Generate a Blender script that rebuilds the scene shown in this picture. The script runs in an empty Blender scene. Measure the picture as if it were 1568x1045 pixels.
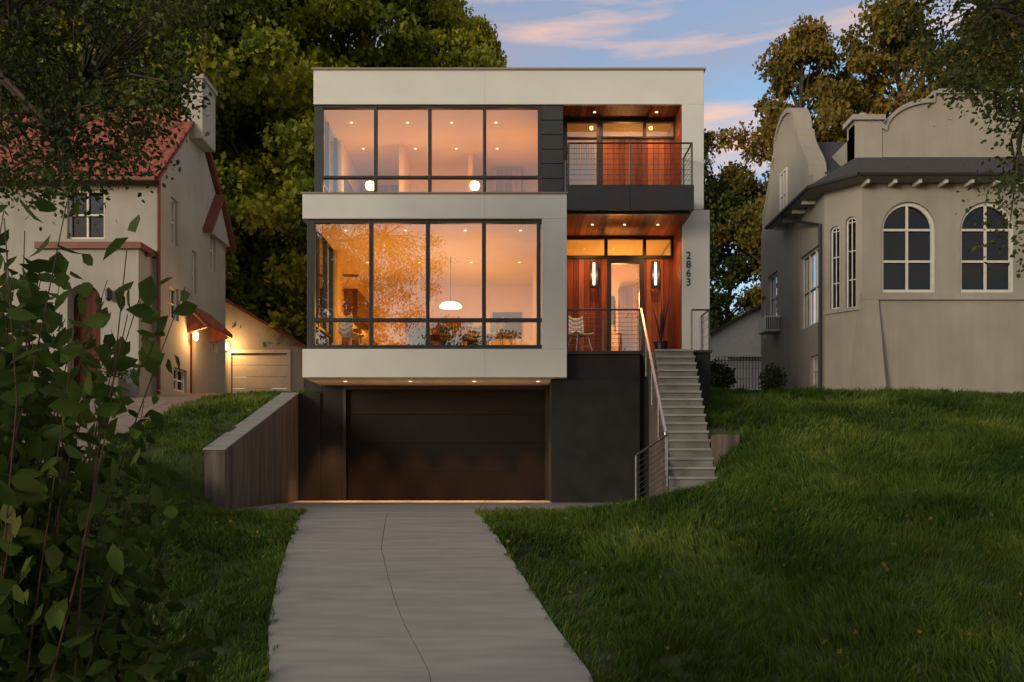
import bpy, bmesh, math, random
import numpy as np
from mathutils import Vector, Matrix
random.seed(4); RNG=np.random.default_rng(4)
S=bpy.context.scene
F=1224.0
# measured-distance helpers: metres from photo scale at a known real distance d from the camera (z=0 is eye level)
def X(px,d): return (px-784)/F*d
def Z(py,d): return (725-py)/F*d

# ------------------------------------------------------------------ materials
def new_mat(name):
    m=bpy.data.materials.new(name); m.use_nodes=True
    nt=m.node_tree; b=nt.nodes['Principled BSDF']; return m,nt,b
def N(nt,t,**k):
    n=nt.nodes.new(t)
    for a,v in k.items(): setattr(n,a,v)
    return n
def ramp(nt,fac,stops):
    r=N(nt,'ShaderNodeValToRGB'); e=r.color_ramp.elements
    while len(e)<len(stops): e.new(0.5)
    for i,(p,c) in enumerate(stops): e[i].position=p; e[i].color=(*c,1)
    nt.links.new(fac,r.inputs[0]); return r
def noise_mat(name,c1,c2,scale=3,rough=.8,bump=.1,bscale=60,stretch=(1,1,1),metal=0,detail=6,spec=.5,lo=.3,hi=.7,streak=0):
    m,nt,b=new_mat(name); L=nt.links.new
    tc=N(nt,'ShaderNodeTexCoord'); mp=N(nt,'ShaderNodeMapping'); mp.inputs['Scale'].default_value=stretch
    L(tc.outputs['Object'],mp.inputs[0])
    n=N(nt,'ShaderNodeTexNoise'); n.inputs['Scale'].default_value=scale; n.inputs['Detail'].default_value=detail
    L(mp.outputs[0],n.inputs['Vector'])
    r=ramp(nt,n.outputs[0],[(lo,c1),(hi,c2)]); col=r.outputs[0]
    if streak:
        mp2=N(nt,'ShaderNodeMapping'); mp2.inputs['Scale'].default_value=(3.5,3.5,.22); L(tc.outputs['Object'],mp2.inputs[0])
        n3=N(nt,'ShaderNodeTexNoise'); n3.inputs['Scale'].default_value=1.6; n3.inputs['Detail'].default_value=5; L(mp2.outputs[0],n3.inputs['Vector'])
        k=1-streak; r2=ramp(nt,n3.outputs[0],[(.35,(k,k,k*.97)),(.6,(1,1,1))])
        mm=N(nt,'ShaderNodeMix',data_type='RGBA',blend_type='MULTIPLY'); mm.inputs[0].default_value=1; L(col,mm.inputs[6]); L(r2.outputs[0],mm.inputs[7]); col=mm.outputs[2]
    L(col,b.inputs['Base Color'])
    b.inputs['Roughness'].default_value=rough; b.inputs['Metallic'].default_value=metal
    b.inputs['Specular IOR Level'].default_value=spec
    if bump:
        n2=N(nt,'ShaderNodeTexNoise'); n2.inputs['Scale'].default_value=bscale; n2.inputs['Detail'].default_value=4
        L(mp.outputs[0],n2.inputs['Vector'])
        bp=N(nt,'ShaderNodeBump'); bp.inputs['Strength'].default_value=bump; bp.inputs['Distance'].default_value=.02
        L(n2.outputs[0],bp.inputs['Height']); L(bp.outputs[0],b.inputs['Normal'])
    return m
def wood_mat(name,cols,axis=0,width=.14,rough=.5,spec=.3):
    m,nt,b=new_mat(name); L=nt.links.new
    tc=N(nt,'ShaderNodeTexCoord'); sp=N(nt,'ShaderNodeSeparateXYZ'); L(tc.outputs['Object'],sp.inputs[0])
    add=N(nt,'ShaderNodeMath',operation='ADD'); L(sp.outputs[axis],add.inputs[0]); add.inputs[1].default_value=50
    dv=N(nt,'ShaderNodeMath',operation='DIVIDE'); L(add.outputs[0],dv.inputs[0]); dv.inputs[1].default_value=width
    fl=N(nt,'ShaderNodeMath',operation='FLOOR'); L(dv.outputs[0],fl.inputs[0])
    fr=N(nt,'ShaderNodeMath',operation='FRACT'); L(dv.outputs[0],fr.inputs[0])
    wn=N(nt,'ShaderNodeTexWhiteNoise',noise_dimensions='1D'); L(fl.outputs[0],wn.inputs['W'])
    mp=N(nt,'ShaderNodeMapping'); mp.inputs['Scale'].default_value=(14,14,1.2); L(tc.outputs['Object'],mp.inputs[0])
    g=N(nt,'ShaderNodeTexNoise'); g.inputs['Scale'].default_value=2; g.inputs['Detail'].default_value=5; L(mp.outputs[0],g.inputs['Vector'])
    mx=N(nt,'ShaderNodeMath',operation='MULTIPLY_ADD'); L(g.outputs[0],mx.inputs[0]); mx.inputs[1].default_value=.7
    s2=N(nt,'ShaderNodeMath',operation='MULTIPLY'); L(wn.outputs[0],s2.inputs[0]); s2.inputs[1].default_value=.6
    s3=N(nt,'ShaderNodeMath',operation='SUBTRACT'); L(s2.outputs[0],s3.inputs[0]); s3.inputs[1].default_value=.12
    L(s3.outputs[0],mx.inputs[2])
    r=ramp(nt,mx.outputs[0],[(.15,cols[0]),(.5,cols[1]),(.9,cols[2])])
    gp=N(nt,'ShaderNodeMath',operation='GREATER_THAN'); L(fr.outputs[0],gp.inputs[0]); gp.inputs[1].default_value=.07
    mc=N(nt,'ShaderNodeMix',data_type='RGBA',blend_type='MULTIPLY'); mc.inputs[0].default_value=1
    L(r.outputs[0],mc.inputs[6]); 
    cr=ramp(nt,gp.outputs[0],[(0,(.15,.12,.1)),(1,(1,1,1))]); L(cr.outputs[0],mc.inputs[7])
    L(mc.outputs[2],b.inputs['Base Color']); b.inputs['Roughness'].default_value=rough; b.inputs['Specular IOR Level'].default_value=spec
    return m
def emit_mat(name,c,s):
    m=bpy.data.materials.new(name); m.use_nodes=True; nt=m.node_tree; nt.nodes.clear()
    e=N(nt,'ShaderNodeEmission'); e.inputs[0].default_value=(*c,1); e.inputs[1].default_value=s
    o=N(nt,'ShaderNodeOutputMaterial'); nt.links.new(e.outputs[0],o.inputs[0]); return m
def glass_mat(name,base=.2,tint=(.92,.93,.93)):
    m=bpy.data.materials.new(name); m.use_nodes=True; nt=m.node_tree; nt.nodes.clear(); L=nt.links.new
    t=N(nt,'ShaderNodeBsdfTransparent'); t.inputs[0].default_value=(*tint,1)
    g=N(nt,'ShaderNodeBsdfGlossy'); g.inputs['Roughness'].default_value=.003
    fr=N(nt,'ShaderNodeFresnel'); fr.inputs[0].default_value=1.5
    a=N(nt,'ShaderNodeMath',operation='ADD',use_clamp=True); L(fr.outputs[0],a.inputs[0]); a.inputs[1].default_value=base
    mx=N(nt,'ShaderNodeMixShader'); L(a.outputs[0],mx.inputs[0]); L(t.outputs[0],mx.inputs[1]); L(g.outputs[0],mx.inputs[2])
    o=N(nt,'ShaderNodeOutputMaterial'); L(mx.outputs[0],o.inputs[0]); return m
def leaf_mat(name,cols,nscale=.35,trans=.3,contrast=1.5,spec=.2):
    m,nt,b=new_mat(name); L=nt.links.new
    at=N(nt,'ShaderNodeAttribute',attribute_name='rnd')
    tc=N(nt,'ShaderNodeTexCoord'); n=N(nt,'ShaderNodeTexNoise'); n.inputs['Scale'].default_value=nscale; n.inputs['Detail'].default_value=3
    L(tc.outputs['Object'],n.inputs['Vector'])
    ma=N(nt,'ShaderNodeMath',operation='MULTIPLY_ADD'); L(n.outputs[0],ma.inputs[0]); ma.inputs[1].default_value=contrast
    m2=N(nt,'ShaderNodeMath',operation='MULTIPLY_ADD'); L(at.outputs['Fac'],m2.inputs[0]); m2.inputs[1].default_value=.45; m2.inputs[2].default_value=.5-contrast/2-.22
    L(m2.outputs[0],ma.inputs[2])
    st=[(i/(len(cols)-1),c) for i,c in enumerate(cols)]
    r=ramp(nt,ma.outputs[0],st); L(r.outputs[0],b.inputs['Base Color']); b.inputs['Roughness'].default_value=.55
    b.inputs['Specular IOR Level'].default_value=spec
    tr=N(nt,'ShaderNodeBsdfTranslucent'); L(r.outputs[0],tr.inputs[0])
    mx=N(nt,'ShaderNodeMixShader'); mx.inputs[0].default_value=trans
    L(b.outputs[0],mx.inputs[1]); L(tr.outputs[0],mx.inputs[2]); L(mx.outputs[0],nt.nodes['Material Output'].inputs[0])
    return m
M={}
M['stucco']=noise_mat('white_stucco',(.54,.55,.53),(.60,.61,.585),1.2,.9,.12,90)
M['coping']=noise_mat('coping_metal',(.20,.17,.12),(.24,.20,.15),2,.5,0)
M['joint']=noise_mat('joint_sealant',(.42,.41,.37),(.45,.44,.40),2,.8,0)
M['black']=noise_mat('black_metal',(.012,.012,.012),(.02,.019,.018),4,.4,0)
M['char']=noise_mat('charcoal_stucco',(.013,.013,.0135),(.023,.022,.022),2.5,.85,.25,120,spec=.3)
M['panel']=noise_mat('charcoal_panel',(.018,.018,.019),(.025,.025,.026),3,.55,0)
M['gdoor']=noise_mat('bronze_garage_door',(.006,.0035,.003),(.009,.0055,.004),2,.6,.03,200,spec=.18)
M['cedar']=wood_mat('cedar_boards',[(.10,.020,.009),(.26,.058,.018),(.44,.13,.04)])
M['steel']=noise_mat('brushed_steel',(.45,.44,.42),(.55,.54,.52),8,.35,0,metal=.7)
M['dsteel']=noise_mat('dark_steel_rail',(.05,.05,.05),(.08,.08,.08),8,.4,0,metal=.5)
M['conc']=noise_mat('concrete_pale',(.185,.188,.172),(.29,.292,.268),2.2,.85,.15,70,stretch=(.5,3,1),lo=.25,hi=.8)
M['steps']=noise_mat('concrete_steps',(.12,.12,.115),(.19,.19,.18),3,.9,.12,70)
M['formed']=noise_mat('board_formed_concrete',(.07,.053,.043),(.15,.125,.10),2,.9,.35,9,stretch=(5,5,.35),streak=.4)
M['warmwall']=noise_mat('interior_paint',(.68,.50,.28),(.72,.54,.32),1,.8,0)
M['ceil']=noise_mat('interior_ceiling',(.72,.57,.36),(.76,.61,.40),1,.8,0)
M['floorw']=wood_mat('interior_floor',[(.15,.08,.04),(.25,.14,.07),(.3,.18,.1)])
M['walnut']=wood_mat('walnut_cabinet',[(.08,.035,.015),(.16,.07,.03),(.25,.12,.05)])
M['chairw']=noise_mat('white_plastic',(.62,.60,.56),(.68,.66,.62),3,.4,0)
M['chaird']=noise_mat('dark_fabric',(.06,.05,.045),(.1,.085,.07),10,.8,.1)
M['glass']=glass_mat('window_glass',.22)
M['nglass']=glass_mat('neighbour_glass',.01,(.5,.5,.5))
M['lamp']=emit_mat('lit_lamp',(1,.62,.27),9)
M['down']=emit_mat('lit_downlight',(1,.66,.34),2.6)
M['tube']=emit_mat('lit_sconce_tube',(1,.75,.45),5)
M['lst']=noise_mat('cream_stucco',(.31,.295,.265),(.39,.375,.34),.8,.92,.5,45,streak=.06)
M['rst']=noise_mat('tan_stucco',(.285,.26,.225),(.355,.33,.285),.7,.92,.5,40,streak=.06)
M['tile']=noise_mat('red_clay_tile',(.15,.036,.026),(.34,.09,.055),7,.75,.1,40)
M['redtrim']=noise_mat('red_brown_trim',(.13,.030,.017),(.17,.045,.025),4,.6,0)
M['white']=noise_mat('white_trim_paint',(.54,.52,.48),(.62,.60,.55),5,.5,0)
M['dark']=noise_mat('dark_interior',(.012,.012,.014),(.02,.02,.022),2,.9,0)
M['odoor']=wood_mat('oak_door',[(.06,.014,.008),(.11,.026,.014),(.15,.04,.02)],rough=.7,spec=.15)
M['shingle']=noise_mat('asphalt_shingle',(.018,.019,.022),(.06,.06,.065),16,.95,.4,25,stretch=(1,1,4))
M['asphalt']=noise_mat('street_asphalt',(.04,.04,.04),(.06,.06,.06),8,.95,.3,150)
M['paver']=noise_mat('reddish_paving',(.15,.115,.095),(.25,.195,.16),5,.95,.3,60)
M['soil']=noise_mat('lawn_ground',(.020,.033,.008),(.04,.062,.014),1.8,1,.5,30)
M['grass']=leaf_mat('grass_blades',[(.020,.042,.007),(.046,.094,.013),(.088,.150,.022),(.19,.23,.05)],.5,.25,1.8)
M['bark']=noise_mat('bark',(.035,.027,.02),(.08,.06,.045),6,.95,.6,20,stretch=(1,1,.3))
M['lfA']=leaf_mat('leaves_yellow_green',[(.04,.065,.008),(.14,.175,.015),(.32,.32,.026),(.46,.41,.04)],.22,.35,1.8)
M['lfB']=leaf_mat('leaves_autumn',[(.045,.055,.014),(.11,.105,.02),(.21,.145,.025),(.34,.17,.03)],.3)
M['lfC']=leaf_mat('leaves_dark_green',[(.015,.026,.007),(.035,.055,.012),(.07,.09,.02),(.11,.12,.03)],.5)
M['lfS']=leaf_mat('leaves_shrub',[(.020,.038,.008),(.042,.075,.014),(.075,.115,.022),(.12,.10,.035)],1.4,.35,1.5,.08)
M['stem']=noise_mat('red_stem',(.05,.02,.014),(.08,.035,.024),6,.8,0)
M['flower']=noise_mat('red_flowers',(.3,.02,.02),(.45,.05,.04),20,.6,0)
M['terra']=noise_mat('planter_stone',(.12,.11,.1),(.2,.18,.16),6,.9,.2)
M['curtain']=noise_mat('pale_curtain',(.50,.44,.36),(.6,.54,.46),4,.8,0,stretch=(12,1,.2))

# ------------------------------------------------------------------ mesh builder
def empty(name,loc=(0,0,0)):
    e=bpy.data.objects.new(name,None); S.collection.objects.link(e); e.location=loc; e.empty_display_size=.3; return e
class MB:
    def __init__(s): s.v=[]; s.f=[]
    def poly(s,pts):
        i=len(s.v); s.v+= [tuple(p) for p in pts]; s.f.append(tuple(range(i,i+len(pts))))
    def box(s,x0,x1,y0,y1,z0,z1):
        i=len(s.v)
        s.v+=[(x0,y0,z0),(x1,y0,z0),(x1,y1,z0),(x0,y1,z0),(x0,y0,z1),(x1,y0,z1),(x1,y1,z1),(x0,y1,z1)]
        for q in [(0,3,2,1),(4,5,6,7),(0,1,5,4),(1,2,6,5),(2,3,7,6),(3,0,4,7)]: s.f.append(tuple(i+k for k in q))
        return s
    def hexa(s,b,t):
        i=len(s.v); s.v+=[tuple(p) for p in b]+[tuple(p) for p in t]
        for q in [(0,3,2,1),(4,5,6,7),(0,1,5,4),(1,2,6,5),(2,3,7,6),(3,0,4,7)]: s.f.append(tuple(i+k for k in q))
    def fbox(s,fr,u0,u1,v0,v1,w0,w1):
        s.hexa([fr(u0,v0,w0),fr(u1,v0,w0),fr(u1,v0,w1),fr(u0,v0,w1)],[fr(u0,v1,w0),fr(u1,v1,w0),fr(u1,v1,w1),fr(u0,v1,w1)])
    def prism(s,fr,pts,w0,w1):
        n=len(pts); i=len(s.v)
        s.v+=[tuple(fr(u,v,w0)) for u,v in pts]+[tuple(fr(u,v,w1)) for u,v in pts]
        s.f.append(tuple(range(i,i+n))); s.f.append(tuple(range(i+2*n-1,i+n-1,-1)))
        for k in range(n): s.f.append((i+k,i+(k+1)%n,i+n+(k+1)%n,i+n+k))
    def tube(s,pts,rad,n=6):
        pts=[Vector(p) for p in pts]; 
        if not hasattr(rad,'__len__'): rad=[rad]*len(pts)
        i0=len(s.v)
        for k,p in enumerate(pts):
            d=(pts[min(k+1,len(pts)-1)]-pts[max(k-1,0)]).normalized()
            a=d.cross(Vector((0,0,1)) if abs(d.z)<.9 else Vector((1,0,0))).normalized(); b=d.cross(a)
            for j in range(n):
                t=2*math.pi*j/n; s.v.append(tuple(p+(a*math.cos(t)+b*math.sin(t))*rad[k]))
        for k in range(len(pts)-1):
            for j in range(n):
                s.f.append((i0+k*n+j,i0+k*n+(j+1)%n,i0+(k+1)*n+(j+1)%n,i0+(k+1)*n+j))
        s.f.append(tuple(i0+j for j in range(n))); s.f.append(tuple(i0+(len(pts)-1)*n+n-1-j for j in range(n)))
    def lathe(s,c,prof,n=16):
        i0=len(s.v)
        for r,z in prof:
            for j in range(n):
                t=2*math.pi*j/n; s.v.append((c[0]+r*math.cos(t),c[1]+r*math.sin(t),c[2]+z))
        for k in range(len(prof)-1):
            for j in range(n): s.f.append((i0+k*n+j,i0+k*n+(j+1)%n,i0+(k+1)*n+(j+1)%n,i0+(k+1)*n+j))
        s.f.append(tuple(i0+j for j in range(n))); s.f.append(tuple(i0+(len(prof)-1)*n+n-1-j for j in range(n)))
    def build(s,name,mat,parent=None,bevel=0,smooth=False,recalc=True):
        me=bpy.data.meshes.new(name); me.from_pydata(s.v,[],s.f); me.update()
        if recalc:
            bm=bmesh.new(); bm.from_mesh(me); bmesh.ops.recalc_face_normals(bm,faces=bm.faces); bm.to_mesh(me); bm.free()
        me.materials.append(M[mat]); o=bpy.data.objects.new(name,me); S.collection.objects.link(o)
        if smooth:
            for p in me.polygons: p.use_smooth=True
        if bevel:
            b=o.modifiers.new('bevel','BEVEL'); b.width=bevel; b.segments=2; b.limit_method='ANGLE'
        if parent: o.parent=parent
        return o
def frame(o,u,n):
    o=Vector(o);u=Vector(u).normalized();n=Vector(n).normalized()
    return lambda a,v,w=0: o+u*a+n*w+Vector((0,0,v))
def wall(mb,fr,u0,u1,v0,v1,ops,dep=.18):
    us=sorted({u0,u1,*[o[0] for o in ops],*[o[1] for o in ops]}); vs=sorted({v0,v1,*[o[2] for o in ops],*[o[3] for o in ops]})
    for a,b in zip(us,us[1:]):
        for c,d in zip(vs,vs[1:]):
            mu,mv=(a+b)/2,(c+d)/2
            if any(o[0]<mu<o[1] and o[2]<mv<o[3] for o in ops): continue
            mb.poly([fr(a,c),fr(b,c),fr(b,d),fr(a,d)])
    for o in ops:
        ua,ub,va,vb=o[:4]; arch=len(o)>4 and o[4]
        out=outline(ua,ub,va,vb,arch)
        n=len(out)
        for k in range(n):
            p,q=out[k],out[(k+1)%n]; mb.poly([fr(*p,0),fr(*q,0),fr(*q,dep),fr(*p,dep)])
        if arch:
            arc=out[2:]
            for p,q in zip(arc,arc[1:]): mb.poly([fr(*p),fr(*q),fr(q[0],vb),fr(p[0],vb)])
def outline(ua,ub,va,vb,arch):
    if not arch: return [(ua,va),(ub,va),(ub,vb),(ua,vb)]
    r=(ub-ua)/2; cx=(ua+ub)/2; sp=vb-r
    return [(ua,va),(ub,va)]+[(cx+r*math.cos(t),sp+r*math.sin(t)) for t in np.linspace(0,math.pi,15)]
def window(mbf,mbg,fr,ua,ub,va,vb,arch=False,nx=2,nz=2,fw=.06,dep=.12,bw=.025):
    out=outline(ua,ub,va,vb,arch)
    mbg.poly([fr(u,v,dep+.03) for u,v in out])
    cx,cv=(ua+ub)/2,(va+vb)/2
    n=len(out)
    def inn(p):
        if arch and p[1]>vb-(ub-ua)/2+1e-6:
            r=(ub-ua)/2; k=(r-fw)/r; return (cx+(p[0]-cx)*k,(vb-r)+(p[1]-(vb-r))*k)
        return (p[0]+(fw if p[0]<cx else -fw), p[1]+(fw if p[1]<cv else (-fw if not arch else 0)))
    for k in range(n):
        p,q=out[k],out[(k+1)%n]; a,b=inn(p),inn(q)
        mbf.hexa([fr(*p,dep-.04),fr(*q,dep-.04),fr(*q,dep+.02),fr(*p,dep+.02)],[fr(*a,dep-.04),fr(*b,dep-.04),fr(*b,dep+.02),fr(*a,dep+.02)])
    for i in range(1,nx):
        u=ua+(ub-ua)*i/nx; top=vb-.02
        if arch: r=(ub-ua)/2; top=vb-r+math.sqrt(max(0,r*r-(u-cx)**2))-.02
        mbf.fbox(fr,u-bw,u+bw,va+.02,top,dep-.03,dep+.015)
    sp=vb-(ub-ua)/2 if arch else vb
    for j in range(1,nz+(1 if arch else 0)):
        v=va+(sp-va)*j/nz; mbf.fbox(fr,ua+.02,ub-.02,v-bw,v+bw,dep-.028,dep+.013)
def np_mesh(name,V,Fa,mat,parent=None,rnd=None):
    me=bpy.data.meshes.new(name); k=Fa.shape[1]; nf=len(Fa)
    me.vertices.add(len(V)); me.vertices.foreach_set('co',V.astype(np.float32).ravel())
    me.loops.add(nf*k); me.loops.foreach_set('vertex_index',Fa.astype(np.int32).ravel())
    me.polygons.add(nf); me.polygons.foreach_set('loop_start',np.arange(0,nf*k,k,dtype=np.int32))
    me.update(calc_edges=True)
    if rnd is not None:
        a=me.attributes.new('rnd','FLOAT','FACE'); a.data.foreach_set('value',rnd.astype(np.float32))
    me.materials.append(M[mat]); o=bpy.data.objects.new(name,me); S.collection.objects.link(o)
    if parent: o.parent=parent
    return o
def light(name,kind,loc,power,col=(1,.6,.28),parent=None,size=.08,rot=None,spot=None):
    l=bpy.data.lights.new(name,kind); l.energy=power; l.color=col
    if kind=='AREA': l.size=size
    else: l.shadow_soft_size=size
    if spot: l.spot_size=math.radians(spot); l.spot_blend=.7
    o=bpy.data.objects.new(name,l); S.collection.objects.link(o); o.location=loc
    if rot: o.rotation_euler=rot
    if parent: o.parent=parent
    return o

# ------------------------------------------------------------------ terrain
def drive_z(d): return np.interp(d,[0,3,5,6.5,7.5,8.4,9.8,11.5,13.0,13.8,19.8],[-2.42,-2.42,-2.33,-2.12,-1.9,-1.63,-1.30,-.98,-.77,-.72,-.70])
def side_z(d): return np.interp(d,[-40,0,3,5,7,10,13,16,19,21,30,45,80,400],[-2.6,-2.45,-2.4,-2.2,-1.72,-.9,-.1,.85,1.65,2.05,2.9,4.2,6,8])
def ss(t): t=np.clip(t,0,1); return t*t*(3-2*t)
def cxl(d): return np.interp(d,[3,5,7.5,8.4,9.8,13.8],[-.35,-.5,-.78,-1.06,-1.37,-2.13])
def terrain(x,y):
    x=np.asarray(x,float); y=np.asarray(y,float)
    xr0=np.interp(y,[5,13,14.2,15,19],[1.1,-.3,2.6,3.0,3.2]); xr1=np.interp(y,[5,13,14.2,15,16,19],[6.5,5.6,4.9,4.2,3.9,3.9])
    xl0=np.interp(y,[5,9.8,13.3,14.3,19.6],[-2.1,-2.95,-4.0,-5.26,-5.26]); xl1=np.interp(y,[5,12,14.45,14.7,19.6],[-6,-7.5,-7.2,-5.57,-5.57])
    t=np.maximum(ss((x-xr0)/(xr1-xr0)),ss((xl0-x)/(xl0-xl1)))
    t=np.maximum(t,ss((y-19.9)/.4))
    bump=.05*np.sin(x*.9+y*.4)*np.sin(y*.7-x*.3)+.03*np.sin(x*2.1+1)*np.sin(y*1.7)
    return drive_z(y)*(1-t)+(side_z(y)+bump)*t
def coords(lo,hi,fl,fh,step,sp):
    a=list(np.arange(fl,fh+1e-6,step))
    v=fl; st=step
    while v>lo: st*=1.35; v-=st; a.append(v)
    v=fh; st=step
    while v<hi: st*=1.35; v+=st; a.append(v)
    return np.array(sorted(a+sp))
xs=coords(-600,600,-14,14,.2,[-5.57,-5.26]); ys=coords(-500,700,2,22,.2,[14.45,14.7,19.9,20.3])
gx,gy=np.meshgrid(xs,ys); gz=terrain(gx,gy)
V=np.stack([gx,gy,gz],-1).reshape(-1,3); nx=len(xs); ny=len(ys)
ii=np.arange((ny-1)*(nx-1)); r=ii//(nx-1); c=ii%(nx-1); a=r*nx+c
g=np_mesh('ground',V,np.stack([a,a+1,a+1+nx,a+nx],-1),'soil')
def slab(name,mat,left,right,y0,y1,off,step=.12,nxs=14,parent=None):
    yy=np.arange(y0,y1+1e-6,step); mb=MB(); P=[]
    for y in yy:
        row=[]
        for k in range(nxs+1):
            x=left(y)+(right(y)-left(y))*k/nxs; row.append((x,y,float(terrain(x,y))+off))
        P.append(row)
    for j in range(len(yy)-1):
        for k in range(nxs): mb.poly([P[j][k],P[j][k+1],P[j+1][k+1],P[j+1][k]])
        for k in (0,nxs):
            p,q=P[j][k],P[j+1][k]; mb.poly([p,q,(q[0],q[1],q[2]-.15),(p[0],p[1],p[2]-.15)])
    for row in (P[0],P[-1]):
        for k in range(nxs): p,q=row[k],row[k+1]; mb.poly([p,q,(q[0],q[1],q[2]-.15),(p[0],p[1],p[2]-.15)])
    o=mb.build(name,mat,parent,recalc=False)
    me=o.data; bm=bmesh.new(); bm.from_mesh(me); bmesh.ops.remove_doubles(bm,verts=bm.verts,dist=.0005); bmesh.ops.recalc_face_normals(bm,faces=bm.faces); bm.to_mesh(me); bm.free()
    return o
drv=empty('driveway')
joint=.007
hw=lambda y: float(np.interp(y,[3,5,6.5,14],[2.3,1.75,1.5,1.5]))
cj=lambda y: float(cxl(y)+np.interp(y,[6,9,11,13.8],[.12,-.12,-.2,-.02]))
ysplit=[2.6,5.2,8.1,10.9,13.78]
for a_,b_ in zip(ysplit,ysplit[1:]):
    slab('driveway_slab','conc',lambda y:float(cxl(y))-hw(y),lambda y:cj(y)-joint/2,a_,b_-.004,.045,step=.115,parent=drv)
    slab('driveway_slab','conc',lambda y:cj(y)+joint/2,lambda y:float(cxl(y))+hw(y),a_,b_-.004,.045,step=.115,parent=drv)
mb=MB()
for x0,x1 in [(-5.2,-3.62),(-3.608,-.65),(-.638,2.55)]:
    mb.box(x0,x1,13.79 if x0==-3.608 else 14.35,16.6,-.85,-.672); mb.box(x0,x1,16.612,19.8,-.85,-.672)
mb.build('apron','conc',drv,bevel=.006)
slab('neighbour_driveway','paver',lambda y:-11.2,lambda y:float(np.interp(y,[3,13,15,30],[-6.6,-7.0,-7.6,-8.0])),2.6,29.8,.03,step=.25)
st=MB(); st.box(-80,80,-7,2.0,-2.9,-2.50) ; st.build('street','asphalt')
kb=MB(); kb.box(-80,80,2.0,2.18,-2.9,-2.37); kb.build('kerb','steps',bevel=.02)
# ------------------------------------------------------------------ modern house
H=empty('modern_house')
w=MB()
w.box(-4.72,1.235,18.0,24.6,5.735,6.29)
w.box(-4.72,1.235,18.0,24.6,2.16,2.80)
w.box(.676,1.235,18.0,19.95,2.80,5.735)
w.box(-4.72,4.56,19.0,26.8,8.77,9.58)
w.box(-4.70,4.56,26.8,27.0,1.5,9.5)
w.box(-4.70,-4.50,20.4,24.6,2.8,5.735)
w.box(-4.70,-4.50,21.0,26.8,6.29,8.77)
w.box(-4.70,-4.50,24.6,26.8,1.5,6.29)
w.box(4.04,4.56,19.0,26.8,6.27,8.77)
w.box(4.04,4.70,19.0,26.8,1.2,6.26)
w.build('stucco_shell','stucco',H,bevel=.008)
j=MB()
for x,y,z0,z1 in [(-.62,17.998,5.75,6.28),(-.62,17.998,2.17,2.79),(-.65,18.998,8.78,9.57)]:
    j.box(x-.005,x+.005,y,y+.01,z0,z1)
j.box(.676,1.235,17.998,18.01,5.728,5.738)
j.box(.676,1.235,17.998,18.01,2.795,2.803)
j.build('control_joints','joint',H)
cp=MB(); cp.box(-4.76,4.60,18.96,27.0,9.58,9.625); cp.box(-4.75,1.26,17.97,19.0,6.29,6.325); cp.build('roof_coping','coping',H)
dk=MB()
dk.box(.90,2.93,18.3,19.9,-.72,2.155); dk.box(1.24,2.93,18.3,19.95,2.155,2.72); dk.box(2.93,4.03,18.45,19.95,-.72,2.72)
dk.box(4.03,4.52,18.2,19.0,-.3,2.74)
dk.box(-5.60,-4.70,19.6,20.2,-.72,1.97); dk.box(-4.70,-4.15,19.66,20.2,-.72,2.155)
dk.box(-4.70,.9,20.0,20.2,-.72,2.155); dk.box(-4.7,4.5,20.2,26.8,-.7,2.15)
dk.build('charcoal_base_walls','char',H,bevel=.008)
cpp=MB(); cpp.box(1.24,2.96,18.25,19.9,2.72,2.80); cpp.box(2.96,4.03,18.32,19.9,2.70,2.80); cpp.box(4.03,4.55,18.15,19.0,2.74,2.80)
cpp.build('entry_deck','panel',H,bevel=.006)
gd=MB(); n=4
for i in range(n):
    z0=-.66+(2.82/n)*i; gd.box(-4.13,.88,19.74,19.80,z0+.002,z0+2.82/n-.002)
gd.build('garage_door','gdoor',H,bevel=.003)
gf=MB(); gf.box(-4.15,-4.08,19.62,19.73,-.7,2.15); gf.box(.82,.899,19.62,19.73,-.7,2.15); gf.box(-4.08,.82,19.62,19.73,2.06,2.15)
gf.build('garage_door_frame','black',H)
fb=MB(); gl=MB()
yf=18.06
for px in (476,568,655,741,825):
    x=X(px,18.06); t=.045 if px!=476 else .085; fb.box(x-t,x+t,yf,yf+.12,2.80,5.735)
for z0,z1 in ((2.80,2.90),(5.66,5.735)): fb.box(-4.62,.676,yf+.004,yf+.116,z0,z1)
z=Z(490,18.06); fb.box(-4.62,.676,yf+.004,yf+.116,z-.04,z+.04)
gl.poly([(-4.6,18.12,2.8),(.67,18.12,2.8),(.67,18.12,5.73),(-4.6,18.12,5.73)])
for y in (18.9,19.7,20.35): fb.box(-4.66,-4.56,y-.04,y+.04,2.8,5.735)
fb.box(-4.65,-4.57,18.18,20.4,z-.04,z+.04); fb.box(-4.65,-4.57,18.18,20.4,2.8,2.88); fb.box(-4.65,-4.57,18.18,20.4,5.67,5.735)
gl.poly([(-4.61,18.15,2.8),(-4.61,20.4,2.8),(-4.61,20.4,5.73),(-4.61,18.15,5.73)])
yu=19.05
for px in (488,575,658,742,826):
    x=X(px,yu); t=.04 if px!=488 else .1; fb.box(x-t,x+t,yu,yu+.12,6.33,8.77)
fb.box(-4.68,.68,yu+.004,yu+.116,8.71,8.77); fb.box(-4.68,.68,yu+.004,yu+.116,6.33,6.68)
z=Z(271,yu); fb.box(-4.68,.68,yu+.004,yu+.116,z-.03,z+.03)
gl.poly([(-4.6,19.11,6.6),(.67,19.11,6.6),(.67,19.11,8.75),(-4.6,19.11,8.75)])
for y in (19.1,20.0,20.95): fb.box(-4.68,-4.58,y-.04,y+.04,6.33,8.77)
fb.box(-4.67,-4.59,19.15,21,z-.035,z+.035); fb.box(-4.67,-4.59,19.15,21,6.33,6.5)
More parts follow.
